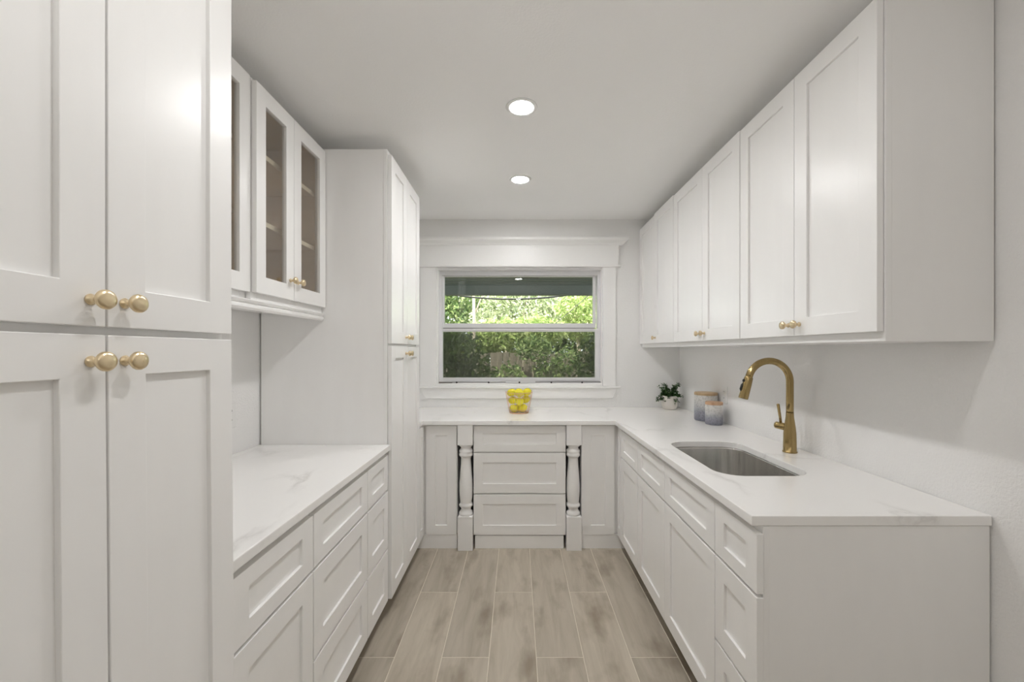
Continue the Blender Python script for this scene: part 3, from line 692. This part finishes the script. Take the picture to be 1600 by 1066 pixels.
plant('shrub','dark green leafy shrub filling the right of the lower window pane','shrub',(1.5,7.3,-.3),LD,[(0,0,1.1,.55,.5,.75),(.5,.1,1.2,.6,.5,.8),(-.35,0,.8,.45,.4,.45),(.1,0,1.75,.5,.4,.35)],10000,.045,2,.04,GS)
plant('shrub','loose pale twiggy shrub in front of the fence, centre of the lower pane','shrub',(.35,8.55,-.3),LM,[(-.5,0,1.1,.35,.3,.35),(.35,.1,1.25,.4,.3,.35),(0,.1,1.75,.45,.3,.3),(-.3,-.1,.7,.2,.2,.2),(.7,0,1.5,.3,.3,.3),(.55,-.1,.8,.25,.2,.2)],2600,.045,3,.018,GS)
plant('shrub','yellow-green shrub low at the bottom left of the lower pane','shrub',(-.95,5.2,-.3),LB,[(0,0,.95,.2,.2,.18),(.22,0,1.0,.12,.1,.12)],70,.075,4,.012,GS)
plant('tree','bright yellow-green tree behind the fence at the centre of the upper pane','tree',(-.2,10.6,-.3),LB,[(0,0,2.1,1.0,.6,.45),(.8,.2,2.2,.7,.5,.45),(-.6,.2,1.9,.5,.5,.4)],7000,.06,5,.05,GT)
plant('tree','bright green tree behind the fence at the right of the upper pane','tree',(2.2,12.7,-.3),LB,[(0,0,2.5,.9,.7,.6),(-.5,-.2,3.0,.6,.5,.4),(.5,.2,3.2,.8,.6,.7)],7000,.06,6,.06,GT)
plant('tree','mid green tree behind the fence at the left of the upper pane','tree',(-2.25,12.6,-.3),LM,[(0,0,2.6,.8,.7,.8),(.5,.2,3.3,.7,.6,.5),(-.6,0,3.2,.8,.7,.8),(.2,0,1.8,.7,.5,.4)],8000,.065,7,.08,GT)
plant('tree','pale sunlit tree farther back behind the middle of the upper pane','tree',(.2,15,-.3),LP,[(0,0,3.2,1.4,.9,.9),(1.3,.3,3.0,1.0,.8,.9),(-1.2,.3,3.3,1.0,.8,1.0),(.2,0,4.4,1.3,.8,.5)],9000,.08,8,.08,GT)
plant('tree','darker tree farther back at the upper right of the window','tree',(3.0,17.6,-.3),LM,[(0,0,3.9,1.1,.8,.8),(-.9,0,4.1,.9,.7,.6),(.8,0,3.5,1.0,.8,1.0)],7000,.075,9,.09,GT)
plant('tree','deep green wide tree canopy closing the view at the very back','tree',(0,21,-.3),LD,[(-3,0,3.2,2.2,1,2.6),(0,0,3.0,2.2,1,2.6),(3,0,3.2,2.2,1,2.6),(-1.5,.4,5.4,2,1,1.2),(1.8,.4,5.5,2,1,1.2)],22000,.13,10,.15,GT)
t_=thing('bare_trunk','slim pale tree trunk standing left of centre in the upper pane','tree',(-.93,8.7,-.3))
obj('trunk', tube([(0,0,0),(.02,0,.8),(0,0,1.6),(.02,0,2.3),(.0,0,3.2)],[.05,.045,.04,.035,.03],10), BARK, t_, smooth=True)
obj('branch', tube([(.0,0,2.4),(.15,.05,2.8),(.4,.1,3.3)],[.02,.016,.008],8), BARK, t_, smooth=True)
pts=[(-4+.25*i,7.0,2.287+.075*(-4+.25*i+.1)**2) for i in range(33)]
tag(obj('overhead_cable', tube(pts,.015,8), BLACK, smooth=True),'black overhead cable sagging across the upper pane','cable')
pts=[(.7+.1*i*1.0, 8.0, 1.90+.0+ .078*i+.001*i*i) for i in range(22)]
tag(obj('overhead_cable', tube(pts,.006,8), BLACK, smooth=True),'thin dark cable rising to the right across the upper pane','cable')
